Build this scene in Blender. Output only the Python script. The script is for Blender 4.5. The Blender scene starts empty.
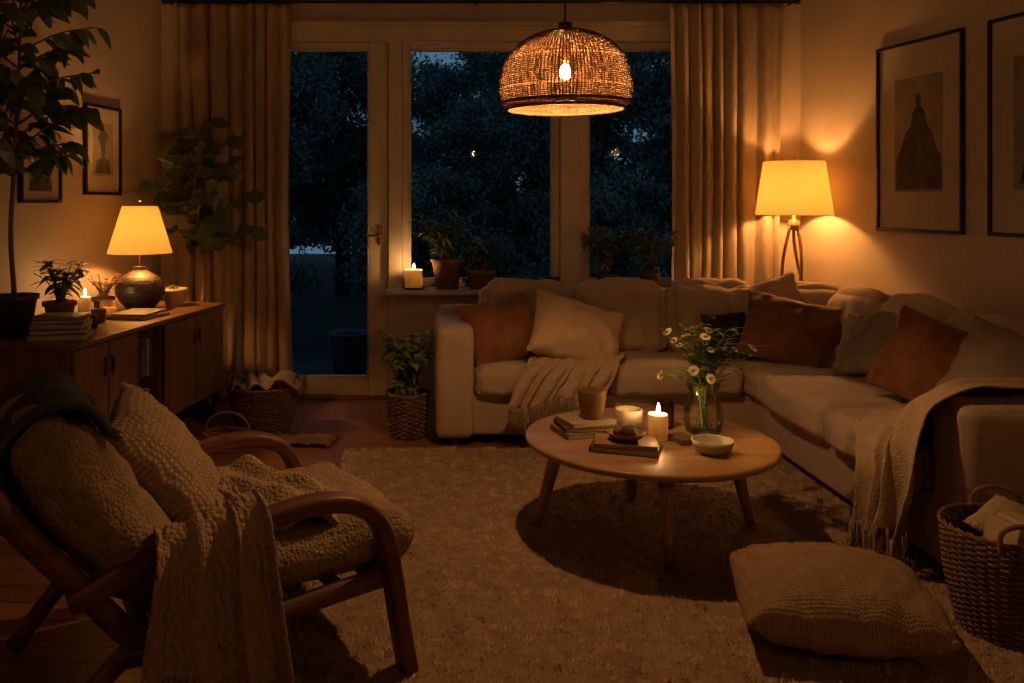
import bpy, bmesh, math, random
import numpy as np
from mathutils import Vector, Matrix, noise
random.seed(7)
pi=math.pi
COL=bpy.context.scene.collection
bpy.context.scene.view_settings.view_transform='Standard'

# ------------------------------------------------------------------ materials
def nd(nt,t,**k):
    n=nt.nodes.new(t)
    for a,b in k.items():
        if a in n.inputs: n.inputs[a].default_value=b
        else: setattr(n,a,b)
    return n
def c4(c): return (c[0],c[1],c[2],1)
def mat(name,c1,c2=None,scale=12,rough=.8,bump=0,bscale=150,kind='noise',metal=0,stretch=(1,1,1),transl=0,sheen=0,spec=.3,sss=0,dist=.004):
    m=bpy.data.materials.new(name); m.use_nodes=True
    nt=m.node_tree; L=nt.links
    p=nt.nodes['Principled BSDF']; out=nt.nodes['Material Output']
    p.inputs['Roughness'].default_value=rough
    p.inputs['Metallic'].default_value=metal
    p.inputs['Specular IOR Level'].default_value=spec
    if sheen: p.inputs['Sheen Weight'].default_value=sheen
    tc=nd(nt,'ShaderNodeTexCoord'); mp=nd(nt,'ShaderNodeMapping')
    mp.inputs['Scale'].default_value=stretch
    L.new(tc.outputs['Object'],mp.inputs['Vector'])
    c2=c2 or tuple(x*.8 for x in c1)
    no=nd(nt,'ShaderNodeTexNoise',Scale=scale,Detail=4.0)
    L.new(mp.outputs[0],no.inputs['Vector'])
    rp=nd(nt,'ShaderNodeValToRGB'); rp.color_ramp.elements[0].position=.35; rp.color_ramp.elements[1].position=.65
    rp.color_ramp.elements[0].color=c4(c1); rp.color_ramp.elements[1].color=c4(c2)
    L.new(no.outputs['Fac'],rp.inputs[0]); L.new(rp.outputs[0],p.inputs['Base Color'])
    if bump:
        b=nd(nt,'ShaderNodeBump',Strength=bump,Distance=dist)
        if kind=='noise':
            t=nd(nt,'ShaderNodeTexNoise',Scale=bscale,Detail=3.0); L.new(mp.outputs[0],t.inputs['Vector']); L.new(t.outputs['Fac'],b.inputs['Height'])
        elif kind=='voronoi':
            t=nd(nt,'ShaderNodeTexVoronoi',Scale=bscale); L.new(mp.outputs[0],t.inputs['Vector']); 
            inv=nd(nt,'ShaderNodeMath',operation='SUBTRACT'); inv.inputs[0].default_value=1; L.new(t.outputs['Distance'],inv.inputs[1]); L.new(inv.outputs[0],b.inputs['Height'])
        elif kind=='weave':
            w1=nd(nt,'ShaderNodeTexWave',Scale=bscale,Distortion=.6); w1.bands_direction='X'
            w2=nd(nt,'ShaderNodeTexWave',Scale=bscale,Distortion=.6); w2.bands_direction='Y'
            for w in (w1,w2): L.new(tc.outputs['Object'],w.inputs['Vector'])
            ad=nd(nt,'ShaderNodeMath',operation='MULTIPLY'); L.new(w1.outputs['Fac'],ad.inputs[0]); L.new(w2.outputs['Fac'],ad.inputs[1])
            L.new(ad.outputs[0],b.inputs['Height'])
            mx=nd(nt,'ShaderNodeMix',data_type='RGBA',blend_type='MULTIPLY'); mx.inputs[0].default_value=.45
            L.new(rp.outputs[0],mx.inputs[6]); 
            r2=nd(nt,'ShaderNodeValToRGB'); r2.color_ramp.elements[0].color=(.35,.3,.28,1); r2.color_ramp.elements[1].position=.5
            L.new(ad.outputs[0],r2.inputs[0]); L.new(r2.outputs[0],mx.inputs[7]); L.new(mx.outputs[2],p.inputs['Base Color'])
        L.new(b.outputs[0],p.inputs['Normal'])
    if transl:
        tr=nd(nt,'ShaderNodeBsdfTranslucent'); L.new(rp.outputs[0],tr.inputs['Color'])
        mx=nd(nt,'ShaderNodeMixShader'); mx.inputs[0].default_value=transl
        L.new(p.outputs[0],mx.inputs[1]); L.new(tr.outputs[0],mx.inputs[2]); L.new(mx.outputs[0],out.inputs['Surface'])
    return m
def wood(name,c1,c2,rough=.45,axis=0,scale=3.0):
    st=[10,10,10]; st[axis]=.8
    return mat(name,c1,c2,scale=scale,rough=rough,bump=.15,bscale=12,stretch=tuple(st),spec=.4,dist=.002)
def glassm(name,tint=(1,1,1),refl=.9,frost=0,fc=(.8,.6,.35)):
    m=bpy.data.materials.new(name); m.use_nodes=True; nt=m.node_tree; nt.nodes.clear()
    o=nd(nt,'ShaderNodeOutputMaterial'); t=nd(nt,'ShaderNodeBsdfTransparent'); t.inputs[0].default_value=c4(tint)
    g=nd(nt,'ShaderNodeBsdfGlossy',Roughness=.02); f=nd(nt,'ShaderNodeFresnel',IOR=1.45)
    n=nd(nt,'ShaderNodeTexNoise',Scale=3.0); b=nd(nt,'ShaderNodeBump',Strength=.02); nt.links.new(n.outputs['Fac'],b.inputs['Height']); nt.links.new(b.outputs[0],g.inputs['Normal'])
    mx=nd(nt,'ShaderNodeMixShader'); ml=nd(nt,'ShaderNodeMath',operation='MULTIPLY'); ml.inputs[1].default_value=refl
    nt.links.new(f.outputs[0],ml.inputs[0]); nt.links.new(ml.outputs[0],mx.inputs[0]); nt.links.new(t.outputs[0],mx.inputs[1]); nt.links.new(g.outputs[0],mx.inputs[2])
    last=mx
    if frost:
        tl=nd(nt,'ShaderNodeBsdfTranslucent'); tl.inputs[0].default_value=c4(fc); df=nd(nt,'ShaderNodeBsdfDiffuse'); df.inputs[0].default_value=c4(fc)
        m1=nd(nt,'ShaderNodeMixShader'); m1.inputs[0].default_value=.5; nt.links.new(tl.outputs[0],m1.inputs[1]); nt.links.new(df.outputs[0],m1.inputs[2])
        m2=nd(nt,'ShaderNodeMixShader'); m2.inputs[0].default_value=frost; nt.links.new(mx.outputs[0],m2.inputs[1]); nt.links.new(m1.outputs[0],m2.inputs[2]); last=m2
    nt.links.new(last.outputs[0],o.inputs[0])
    return m
def emis(name,c,s):
    m=bpy.data.materials.new(name); m.use_nodes=True; nt=m.node_tree; nt.nodes.clear()
    o=nd(nt,'ShaderNodeOutputMaterial'); e=nd(nt,'ShaderNodeEmission',Strength=s); e.inputs[0].default_value=c4(c); nt.links.new(e.outputs[0],o.inputs[0]); return m

WARM=(1.0,.42,.11)
WARM2=(1.0,.47,.165)
m_wall=mat('wall_plaster',(.41,.335,.27),(.37,.305,.245),scale=2,rough=.9,bump=.25,bscale=60)
m_ceil=mat('ceiling_paint',(.24,.21,.17),scale=2,rough=.9,bump=.1)
m_white=mat('painted_white_wood',(.48,.41,.335),(.43,.37,.30),scale=6,rough=.45,bump=.05,bscale=40)
m_curtain=mat('linen_curtain',(.48,.385,.285),(.41,.325,.24),scale=60,rough=.9,bump=.5,bscale=300,transl=.35,stretch=(1,1,.2))
m_sofa=mat('sofa_linen',(.43,.345,.265),(.375,.295,.225),scale=120,rough=.92,bump=.5,bscale=300,sheen=.1)
m_rust=mat('rust_velvet',(.23,.095,.045),(.14,.055,.026),scale=7,rough=.85,bump=.3,bscale=200,sheen=.2)
m_beigep=mat('beige_cotton',(.48,.36,.25),(.41,.305,.21),scale=8,rough=.9,bump=.6,bscale=160)
m_greyp=mat('taupe_cotton',(.26,.21,.17),(.21,.17,.135),scale=8,rough=.9,bump=.5,bscale=180)
m_darkp=mat('charcoal_cotton',(.03,.03,.035),rough=.9,bump=.5)
m_knit=mat('chunky_knit',(.46,.34,.225),(.37,.27,.175),scale=40,rough=.95,bump=1,bscale=17,kind='weave',dist=.005,sheen=.1)
m_knitf=mat('woven_cover',(.42,.30,.19),(.35,.245,.155),scale=40,rough=.95,bump=1,bscale=34,kind='weave',dist=.003)
m_nub=mat('boucle_cushion',(.36,.27,.175),(.28,.205,.13),scale=30,rough=.95,bump=1,bscale=95,kind='voronoi',dist=.006)
m_throw=mat('cream_throw',(.44,.34,.235),(.37,.28,.19),scale=50,rough=.95,bump=1,bscale=110,kind='voronoi',dist=.003)
m_throwk=mat('knitted_throw',(.44,.33,.22),(.36,.265,.175),scale=60,rough=.95,bump=1,bscale=75,kind='voronoi',dist=.006)
m_navy=mat('blue_grey_throw',(.075,.09,.115),(.055,.066,.085),scale=30,rough=.95,bump=.8,bscale=120)
m_chair=wood('chair_wood',(.19,.085,.037),(.11,.047,.02),rough=.45,axis=0)
m_table=wood('coffee_table_wood',(.40,.255,.115),(.29,.175,.075),rough=.42,axis=0,scale=2)
m_side=wood('sideboard_walnut',(.22,.12,.06),(.14,.075,.037),rough=.45,axis=2,scale=2)
m_sidetop=wood('sideboard_top_walnut',(.21,.11,.052),(.14,.07,.033),rough=.33,axis=0,scale=2)
m_rattan=mat('rattan',(.17,.09,.038),(.10,.05,.02),scale=30,rough=.65,transl=.1)
m_wick=mat('wicker',(.22,.135,.07),(.13,.075,.037),scale=25,rough=.7,bump=.2)
m_wickd=mat('dark_wicker',(.17,.095,.048),(.10,.053,.026),scale=25,rough=.7,bump=.2)
m_shade=mat('lamp_shade_linen',(.86,.76,.50),(.80,.70,.45),scale=150,rough=.9,transl=.42,bump=.2,bscale=300,stretch=(1,1,.2))
m_brass=mat('aged_brass',(.35,.2,.08),scale=8,rough=.35,metal=1)
m_ceram=mat('dark_glazed_ceramic',(.022,.018,.014),(.05,.034,.022),scale=14,rough=.38,bump=1,bscale=60,spec=.5,dist=.003)
m_pot=mat('terracotta',(.22,.11,.06),(.16,.08,.045),scale=9,rough=.85,bump=.2,bscale=60)
m_potd=mat('dark_clay',(.05,.04,.035),(.035,.028,.024),scale=9,rough=.7,bump=.2,bscale=60)
m_potw=mat('pale_stoneware',(.5,.44,.36),(.42,.36,.29),scale=9,rough=.6,bump=.1,bscale=60)
m_soil=mat('potting_soil',(.02,.013,.009),rough=1,bump=1,bscale=60)
m_leaf=mat('deep_green_leaf',(.10,.15,.052),(.06,.095,.034),scale=9,rough=.42,transl=.2,spec=.5)
m_leaf2=mat('fresh_green_leaf',(.18,.26,.075),(.11,.17,.045),scale=9,rough=.55,transl=.25)
m_dry=mat('dried_flower',(.30,.13,.06),(.2,.08,.04),scale=20,rough=.9)
m_stem=mat('woody_stem',(.16,.105,.06),rough=.8,bump=.3,bscale=50)
m_wax=mat('candle_wax',(.85,.72,.50),(.8,.67,.45),scale=5,rough=.5,transl=.35)
m_wickb=mat('candle_wick',(.02,.015,.01),rough=1)
m_black=mat('black_frame',(.012,.010,.009),rough=.4)
m_paper=mat('mount_card',(.34,.29,.235),(.32,.27,.22),scale=3,rough=.9)
m_print=mat('grey_print',(.17,.14,.115),(.23,.19,.155),scale=5,rough=.9)
m_ink=mat('print_ink',(.04,.034,.03),(.075,.063,.052),scale=14,rough=.9)
m_glass=glassm('clear_glass',refl=.9); m_pane=glassm('window_pane',(.82,.9,.95),.04)
m_frost=glassm('frosted_amber_glass',(.93,.82,.62),.7,.5,(.42,.29,.15))
m_water=glassm('vase_water',(.9,.9,.8),.2)
m_amber=glassm('amber_glass',(.93,.78,.55),.9,.2,(.8,.5,.25)); m_smoke=glassm('smoked_glass',(.5,.38,.26))
m_flame=emis('candle_flame',(1,.52,.17),760)
m_petal=mat('white_petal',(.85,.82,.74),(.75,.71,.62),rough=.8,transl=.3)
m_yel=mat('flower_eye',(.5,.25,.03),rough=.9)
m_bark=mat('tree_bark',(.03,.028,.024),rough=.9,bump=.5)
m_gleaf=mat('garden_foliage',(.10,.185,.14),(.045,.095,.082),scale=.9,rough=.85)
m_grass=mat('garden_grass',(.04,.06,.04),(.025,.04,.028),scale=4,rough=1,bump=.6)
m_blue=mat('blue_glazed_planter',(.07,.10,.13),(.05,.075,.1),rough=.4)
m_rug=mat('wool_rug',(.33,.235,.15),(.24,.17,.11),scale=14,rough=1,bump=.6,bscale=120)
m_tuft=mat('wool_tuft',(.50,.365,.25),(.25,.175,.115),scale=22,rough=1)

def floor_mat():
    m=mat('oak_floor_planks',(.2,.1,.05),rough=.33); nt=m.node_tree; L=nt.links; p=nt.nodes['Principled BSDF']
    tc=nd(nt,'ShaderNodeTexCoord'); mp=nd(nt,'ShaderNodeMapping')
    L.new(tc.outputs['Object'],mp.inputs[0])
    br=nd(nt,'ShaderNodeTexBrick'); br.offset=.37
    for k,v in (('Scale',1.0),('Brick Width',1.3),('Row Height',.13),('Mortar Size',.0025)): br.inputs[k].default_value=v
    br.inputs['Color1'].default_value=(.33,.165,.072,1); br.inputs['Color2'].default_value=(.21,.10,.043,1); br.inputs['Mortar'].default_value=(.02,.01,.006,1)
    L.new(mp.outputs[0],br.inputs['Vector'])
    m2=nd(nt,'ShaderNodeMapping'); m2.inputs['Scale'].default_value=(1.5,22,1); L.new(tc.outputs['Object'],m2.inputs[0])
    no=nd(nt,'ShaderNodeTexNoise',Scale=2.5,Detail=6.0); L.new(m2.outputs[0],no.inputs['Vector'])
    rp=nd(nt,'ShaderNodeValToRGB'); rp.color_ramp.elements[0].color=(.55,.5,.45,1); rp.color_ramp.elements[0].position=.3; rp.color_ramp.elements[1].position=.7; L.new(no.outputs['Fac'],rp.inputs[0])
    mx=nd(nt,'ShaderNodeMix',data_type='RGBA',blend_type='MULTIPLY'); mx.inputs[0].default_value=1
    L.new(br.outputs['Color'],mx.inputs[6]); L.new(rp.outputs[0],mx.inputs[7]); L.new(mx.outputs[2],p.inputs['Base Color'])
    b=nd(nt,'ShaderNodeBump',Strength=.3,Distance=.003); L.new(br.outputs['Fac'],b.inputs['Height']); b.invert=True; L.new(b.outputs[0],p.inputs['Normal'])
    return m
m_floor=floor_mat()

# ------------------------------------------------------------------ mesh builder
def cr(pts,n=6):
    P=[Vector(p) for p in pts]; out=[]; N=len(P)
    for i in range(N-1):
        p0=P[i-1] if i>0 else P[0]*2-P[1]
        p1=P[i]; p2=P[i+1]; p3=P[i+2] if i+2<N else P[-1]*2-P[-2]
        for k in range(n):
            t=k/n
            out.append(.5*((2*p1)+(p2-p0)*t+(2*p0-5*p1+4*p2-p3)*t*t+(3*p1-p0-3*p2+p3)*t**3))
    out.append(P[-1].copy())
    return out
def crease(q,s):
    a=noise.noise(Vector((q.x*4.5+s,q.y*4.5,q.z*4.5)))
    b=noise.noise(Vector((q.x*8+s*2,q.y*8+3,q.z*8)))
    return -max(0,1-abs(a)*9)-.6*max(0,1-abs(b)*8)
class MB:
    def __init__(s): s.v=[]; s.f=[]; s.mi=[]; s.cur=0
    def add(s,v,f,M=None):
        o=len(s.v)
        s.v+=[(M@Vector(p)) if M else Vector(p) for p in v]
        s.f+=[tuple(i+o for i in q) for q in f]; s.mi+=[s.cur]*len(f)
        return s
    def box(s,c,size,bev=.004,M=None,seg=2):
        bm=bmesh.new(); bmesh.ops.create_cube(bm,size=1)
        for v in bm.verts: v.co=Vector((v.co.x*size[0],v.co.y*size[1],v.co.z*size[2]))
        if bev: bmesh.ops.bevel(bm,geom=bm.edges[:],offset=min(bev,min(size)*.45),segments=seg,affect='EDGES',profile=.5)
        for v in bm.verts: v.co+=Vector(c)
        bm.verts.index_update()
        s.add([v.co.copy() for v in bm.verts],[tuple(v.index for v in f.verts) for f in bm.faces],M); bm.free(); return s
    def lathe(s,prof,seg=32,c=(0,0,0),M=None,caps=True,wob=0):
        v=[];f=[];n=len(prof)
        for i,(r,z) in enumerate(prof):
            for j in range(seg):
                a=2*pi*j/seg; rr=r*(1+wob*math.sin(3*a+i))
                v.append((c[0]+rr*math.cos(a),c[1]+rr*math.sin(a),c[2]+z))
        for i in range(n-1):
            for j in range(seg):
                k=(j+1)%seg; f.append((i*seg+j,i*seg+k,(i+1)*seg+k,(i+1)*seg+j))
        if caps:
            f.append(tuple(range(seg))[::-1]); f.append(tuple((n-1)*seg+j for j in range(seg)))
        s.add(v,f,M); return s
    def tube(s,pts,r,seg=8,closed=False,M=None,sec=None,up=None):
        P=[Vector(p) for p in pts]; n=len(P); v=[];f=[]
        T=[]
        for i in range(n):
            a=P[(i+1)%n] if closed or i<n-1 else P[i]; b=P[(i-1)%n] if closed or i>0 else P[i]
            t=(a-b); T.append(t.normalized() if t.length>1e-9 else Vector((0,0,1)))
        u=Vector(up) if up else (Vector((0,0,1)) if abs(T[0].z)<.9 else Vector((1,0,0)))
        for i in range(n):
            if up: u=Vector(up)
            w=(u-T[i]*u.dot(T[i]))
            if w.length<1e-6: w=Vector((1,0,0))-T[i]*T[i].x
            w.normalize(); u=w; sd=T[i].cross(w)
            rr=r[i] if isinstance(r,(list,tuple)) else r
            if sec: q=[(w*a+sd*b)*rr for a,b in sec]
            else: q=[(w*math.cos(2*pi*k/seg)+sd*math.sin(2*pi*k/seg))*rr for k in range(seg)]
            v+=[P[i]+x for x in q]
        m=len(sec) if sec else seg
        for i in range(n if closed else n-1):
            j=(i+1)%n
            for k in range(m):
                l=(k+1)%m; f.append((i*m+k,i*m+l,j*m+l,j*m+k))
        if not closed: f.append(tuple(range(m))[::-1]); f.append(tuple((n-1)*m+k for k in range(m)))
        s.add(v,f,M); return s
    def rbox(s,c,size,r=.05,n=12,puff=.1,wr=.006,seed=0,M=None,cr_=0):
        h=[size[0]/2,size[1]/2,size[2]/2]; r=min(r,min(h)*.98); keys={}; v=[]; f=[]
        def vid(p):
            k=(round(p[0],5),round(p[1],5),round(p[2],5))
            if k in keys: return keys[k]
            q=Vector([p[i]*h[i] for i in range(3)])
            inn=Vector([max(-(h[i]-r),min(h[i]-r,q[i])) for i in range(3)])
            d=q-inn; dn=d.normalized() if d.length>1e-9 else Vector((0,0,0))
            d=dn*min(r,max(abs(d.x),abs(d.y),abs(d.z)))
            q=inn+d
            a,b,cc=[1-x*x for x in p]
            q.z*=1+puff*(a*b)**.6; q.y*=1+puff*.35*(a*cc)**.6; q.x*=1+puff*.35*(b*cc)**.6
            nn=noise.noise(Vector((q.x*5+seed*3.1,q.y*5,q.z*5)))+.5*noise.noise(Vector((q.x*15+seed,q.y*15,q.z*15)))
            q+=dn*wr*nn
            if cr_: q+=dn*cr_*crease(q,seed*7.7)
            keys[k]=len(v); v.append(q+Vector(c)); return keys[k]
        ts=[math.sin(pi/2*(-1+2*i/n)) for i in range(n+1)]
        for ax in range(3):
            for sg in (-1,1):
                g=[[0]*(n+1) for _ in range(n+1)]
                for i in range(n+1):
                    for j in range(n+1):
                        p=[0,0,0]; p[ax]=sg; p[(ax+1)%3]=ts[i]; p[(ax+2)%3]=ts[j]; g[i][j]=vid(p)
                for i in range(n):
                    for j in range(n):
                        q=(g[i][j],g[i+1][j],g[i+1][j+1],g[i][j+1])
                        f.append(q if sg>0 else q[::-1])
        s.add(v,f,M); return s
    def pillow(s,w,h,t,n=26,seed=0,M=None,wr=.012,sag=.0,cr_=.006,pin=.075,rnd=0):
        v=[];f=[]; idx={}
        for sd in (1,-1):
            for i in range(n+1):
                for j in range(n+1):
                    u=math.sin(pi/2*(-1+2*i/n)); q=math.sin(pi/2*(-1+2*j/n))
                    edge=i in(0,n) or j in(0,n)
                    if edge and sd==-1: idx[(sd,i,j)]=idx[(1,i,j)]; continue
                    rd=1-rnd*(u*u*q*q)
                    x=w/2*u*rd*(1-pin*(1-q*q)*abs(u)); y=h/2*q*rd*(1-pin*(1-u*u)*abs(q))
                    z=sd*t/2*max(0,(1-u**2)*(1-q**2))**.42
                    nn=noise.noise(Vector((x*9+seed*5,y*9,sd*2)))+.6*noise.noise(Vector((x*22+seed,y*22,sd)))
                    z+=wr*nn*(0.25 if edge else 1)
                    if not edge: z+=sd*cr_*crease(Vector((x*1.6,y*1.6,sd*3)),seed*3.3)
                    z*=(1-sag*q)
                    ang=math.atan2(q,u); rad=math.hypot(u,q)
                    z+=sd*wr*.5*math.sin(ang*14+seed)*max(0,rad-.5)*(0 if edge else 1)
                    idx[(sd,i,j)]=len(v); v.append((x,y,z))
        for sd in (1,-1):
            for i in range(n):
                for j in range(n):
                    q=(idx[(sd,i,j)],idx[(sd,i+1,j)],idx[(sd,i+1,j+1)],idx[(sd,i,j+1)])
                    f.append(q if sd>0 else q[::-1])
        s.add(v,f,M); return s
    def sheet(s,fn,nu,nv,M=None):
        v=[fn(i/nu,j/nv) for i in range(nu+1) for j in range(nv+1)]
        f=[(i*(nv+1)+j,(i+1)*(nv+1)+j,(i+1)*(nv+1)+j+1,i*(nv+1)+j+1) for i in range(nu) for j in range(nv)]
        s.add(v,f,M); return s
    def leaf(s,b,d,L,W,curl=.3,up=(0,0,1),fold=.15):
        b=Vector(b); d=Vector(d).normalized(); up=Vector(up); sd=d.cross(up)
        if sd.length<.05: sd=d.cross(Vector((1,0,0)))
        sd.normalize(); nn=sd.cross(d).normalized(); v=[]; f=[]; N=6
        for i in range(N+1):
            t=i/N; w=W/2*(math.sin(pi*min(1,t**.8))**.8 if 0<t<1 else 0.02)
            c=b+d*L*t-nn*curl*L*t*t
            v+=[c-sd*w+nn*w*fold,c,c+sd*w+nn*w*fold]
        for i in range(N):
            for k in (0,1): f.append((3*i+k,3*i+k+1,3*i+k+4,3*i+k+3))
        s.add(v,f); return s
    def mk(s,name,mats,root=None,smooth=True,loc=None,rot=None,M=None,solid=0,label=None):
        me=bpy.data.meshes.new(name); me.from_pydata([tuple(x) for x in s.v],[],s.f)
        if not isinstance(mats,(list,tuple)): mats=[mats]
        for m in mats: me.materials.append(m)
        if len(mats)>1: me.polygons.foreach_set('material_index',s.mi)
        if smooth: me.polygons.foreach_set('use_smooth',[True]*len(me.polygons))
        me.update()
        o=bpy.data.objects.new(name,me); COL.objects.link(o)
        if root: o.parent=root
        if M is not None: o.matrix_world=M
        if loc: o.location=loc
        if rot: o.rotation_euler=rot
        if solid:
            md=o.modifiers.new('thick','SOLIDIFY'); md.thickness=solid; md.offset=0
        if label: o['label']=label
        return o
def top(o,label,cat,group=None):
    o['label']=label; o['category']=cat
    if group: o['group']=group
    return o
def thing(name,label,cat,loc,rz=0,group=None):
    e=bpy.data.objects.new(name,None); COL.objects.link(e); e.empty_display_size=.1
    e.location=loc; e.rotation_euler=(0,0,rz); return top(e,label,cat,group)
def orient(loc,n,roll=0,upv=(0,0,1)):
    z=Vector(n).normalized(); y=Vector(upv)-z*Vector(upv).dot(z); y.normalize(); x=y.cross(z)
    m=Matrix((x,y,z)).transposed().to_4x4()
    return Matrix.Translation(loc)@m@Matrix.Rotation(roll,4,'Z')
def structure(o): o['kind']='structure'; return o

# ------------------------------------------------------------------ room
D=6.1; H=2.95
def lwx(y): return -1.85-.206*(D-y)
def rwx(y): return 2.72+.16*(D-y)
YB=-.7
def prism(fp,z0,z1):
    n=len(fp); b=MB(); v=[(x,y,z0) for x,y in fp]+[(x,y,z1) for x,y in fp]
    f=[tuple(range(n))[::-1],tuple(range(n,2*n))]+[(i,(i+1)%n,n+(i+1)%n,n+i) for i in range(n)]
    return b.add(v,f)
fl=[(lwx(YB)-.15,YB-.15),(rwx(YB)+.15,YB-.15),(rwx(D)+.2,D+.2),(lwx(D)-.2,D+.2)]
structure(prism(fl,-.12,0).mk('floor',m_floor,smooth=False))
structure(prism(fl,H,H+.1).mk('ceiling',m_ceil,smooth=False))
structure(prism([(lwx(YB)-.12,YB),(lwx(YB),YB),(lwx(D),D),(lwx(D)-.12,D)],0,H).mk('wall_left',m_wall,smooth=False))
structure(prism([(rwx(YB),YB),(rwx(YB)+.12,YB),(rwx(D)+.12,D),(rwx(D),D)],0,H).mk('wall_right',m_wall,smooth=False))
structure(prism([(lwx(YB)-.12,YB-.12),(rwx(YB)+.12,YB-.12),(rwx(YB)+.12,YB),(lwx(YB)-.12,YB)],0,H).mk('wall_front',m_wall,smooth=False))
wb=MB()
def bx(b,x0,x1,y0,y1,z0,z1,bev=.0): b.box(((x0+x1)/2,(y0+y1)/2,(z0+z1)/2),(x1-x0,y1-y0,z1-z0),bev); return b
bx(wb,-2.1,-1.12,D,D+.16,0,H); bx(wb,1.98,2.95,D,D+.16,0,H); bx(wb,-1.12,1.98,D,D+.16,2.6,H)
bx(wb,-.15,1.98,D,D+.16,0,.76)
structure(wb.mk('wall_back',m_wall,smooth=False))
structure(prism([(lwx(YB),YB),(lwx(YB)+.016,YB),(lwx(D)+.016,D),(lwx(D),D)],0,.11).mk('baseboard_left',m_white,smooth=False))
structure(prism([(rwx(YB)-.016,YB),(rwx(YB),YB),(rwx(D),D),(rwx(D)-.016,D)],0,.11).mk('baseboard_right',m_white,smooth=False))
structure(bx(bx(MB(),-.15,2.7,D-.016,D,0,.12,.003),-1.83,-1.14,D-.016,D,0,.12,.003).mk('baseboard_back',m_white,smooth=False))
tr=MB()
bx(tr,-1.14,2.0,D-.03,D+.02,2.55,2.66,.004); bx(tr,-1.14,2.0,D-.05,D+.02,2.66,2.69,.004)
structure(tr.mk('trim_1',m_white,smooth=False))
tr=MB(); bx(tr,-.225,-.13,D-.03,D+.13,.0,2.55,.006); structure(tr.mk('trim_2',m_white,smooth=False))
tr=MB(); bx(tr,1.0,1.14,D-.03,D+.13,.79,2.55,.006); structure(tr.mk('trim_3',m_white,smooth=False))
tr=MB(); bx(tr,-.24,2.3,D-.25,D+.13,.765,.80,.008); structure(tr.mk('trim_4',m_white,smooth=False))
tr=MB()
bx(tr,-.14,2.1,D-.05,D-.001,.60,.765,.004); bx(tr,-.14,2.1,D-.03,D-.001,.12,.6,.004)
structure(tr.mk('trim_5',m_white,smooth=False))
def sash(name,x0,x1,z0,z1,l,rr,b,t):
    e=bpy.data.objects.new(name,None); COL.objects.link(e); structure(e); e.location=(x0,D+.05,0)
    q=MB()
    def B(a0,a1,c0,c1,bev=.008): q.box(((a0+a1)/2-x0,0,(c0+c1)/2),(a1-a0,.07,c1-c0),bev)
    B(x0,x0+l,z0,z1); B(x1-rr,x1,z0,z1); B(x0+l,x1-rr,z0,z0+b); B(x0+l,x1-rr,z1-t,z1)
    g=.012
    for a0,a1,c0,c1 in ((x0+l,x0+l+g,z0+b,z1-t),(x1-rr-g,x1-rr,z0+b,z1-t),(x0+l,x1-rr,z0+b,z0+b+g),(x0+l,x1-rr,z1-t-g,z1-t)):
        q.box(((a0+a1)/2-x0,-.015,(c0+c1)/2),(a1-a0,.045,c1-c0),.004)
    q.mk('sash_frame',m_white,e,smooth=False)
    MB().box(((x0+l+x1-rr)/2-x0,.01,(z0+b+z1-t)/2),(x1-x0-l-rr,.006,z1-z0-b-t),0).mk('window_pane',m_pane,e,smooth=False)
    return e
d1=sash('door_1',-1.12,-.225,.02,2.55,.11,.14,.13,.05)
w1=sash('window_1',-.13,1.0,.80,2.55,.055,.05,.05,.05)
w2=sash('window_2',1.14,1.98,.80,2.55,.065,.05,.05,.05)
h=MB(); h.box((.83,-.042,1.17),(.03,.012,.14),.005); h.tube([(.83,-.045,1.17),(.83,-.085,1.17)],.009); h.tube(cr([(.83,-.085,1.17),(.80,-.09,1.17),(.71,-.085,1.166)],4),.009)
h.mk('door_handle',m_brass,d1)
h=MB(); h.box((.03,-.042,1.14),(.028,.012,.11),.005); h.tube([(.03,-.045,1.16),(.03,-.07,1.16),(.03,-.072,1.06)],.008); h.mk('window_handle',m_brass,w2)
structure(bx(MB(),-1.12,-.225,D-.02,D+.15,0,.02,.004).mk('trim_6',m_side,smooth=False))

# ------------------------------------------------------------------ curtains + rod
def curtain(x0,x1,seed,folds,label):
    e=thing('curtain',label,'curtain',((x0+x1)/2,D-.085,0))
    zt=2.80; zb=.015; W=x1-x0
    def fn(u,v):
        x=-W/2+u*W; z=zb+v*(zt-zb)
        sway=.02*math.sin(v*3+seed)*(1-v)
        k=u*folds*2*pi+2.0*math.sin(u*7+seed)+1.6*noise.noise(Vector((u*4,v*1.3,seed)))*(1.3-v)+.3*math.sin(v*5+seed+u*11)*(1-v)
        am=.022+.016*noise.noise(Vector((u*5,v*1.0,seed+4)))
        y=am*math.sin(k)+.008*math.sin(1.7*k+v*2+1)+.012*noise.noise(Vector((u*9,v*3,seed)))+.003*noise.noise(Vector((u*30,v*25,seed)))
        gath=1-.05*math.sin(pi*min(1,max(0,v)))
        return (x*gath+.012*math.cos(k)+sway*.4,y,z)
    MB().sheet(fn,folds*20,70).mk('fabric_panel',m_curtain,e,solid=.003)
    for i in range(folds+1):
        x=-W/2+W*i/folds
        MB().tube([(x*.97,.017*math.cos(a),2.818+.017*math.sin(a)) for a in [2*pi*k/12 for k in range(12)]],.0025,5,closed=True).mk('curtain_ring',m_black,e)
    return e
curtain(-1.72,-.90,1,8,'floor-length pleated beige linen curtain beside glazed garden door')
curtain(1.75,2.56,4,8,'floor-length pleated beige linen curtain behind the sofa')
r=thing('curtain_rod','slim dark curtain rod above the windows','curtain rod',(0,D-.085,2.818))
MB().tube([(-1.8,0,0),(2.66,0,0)],.011,12).mk('rod',m_black,r)
for x in (-1.8,2.66): MB().lathe([(.004,-.02),(.02,-.012),(.022,0),(.02,.012),(.004,.02)],16,(x,0,0)).mk('finial',m_black,r)
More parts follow.
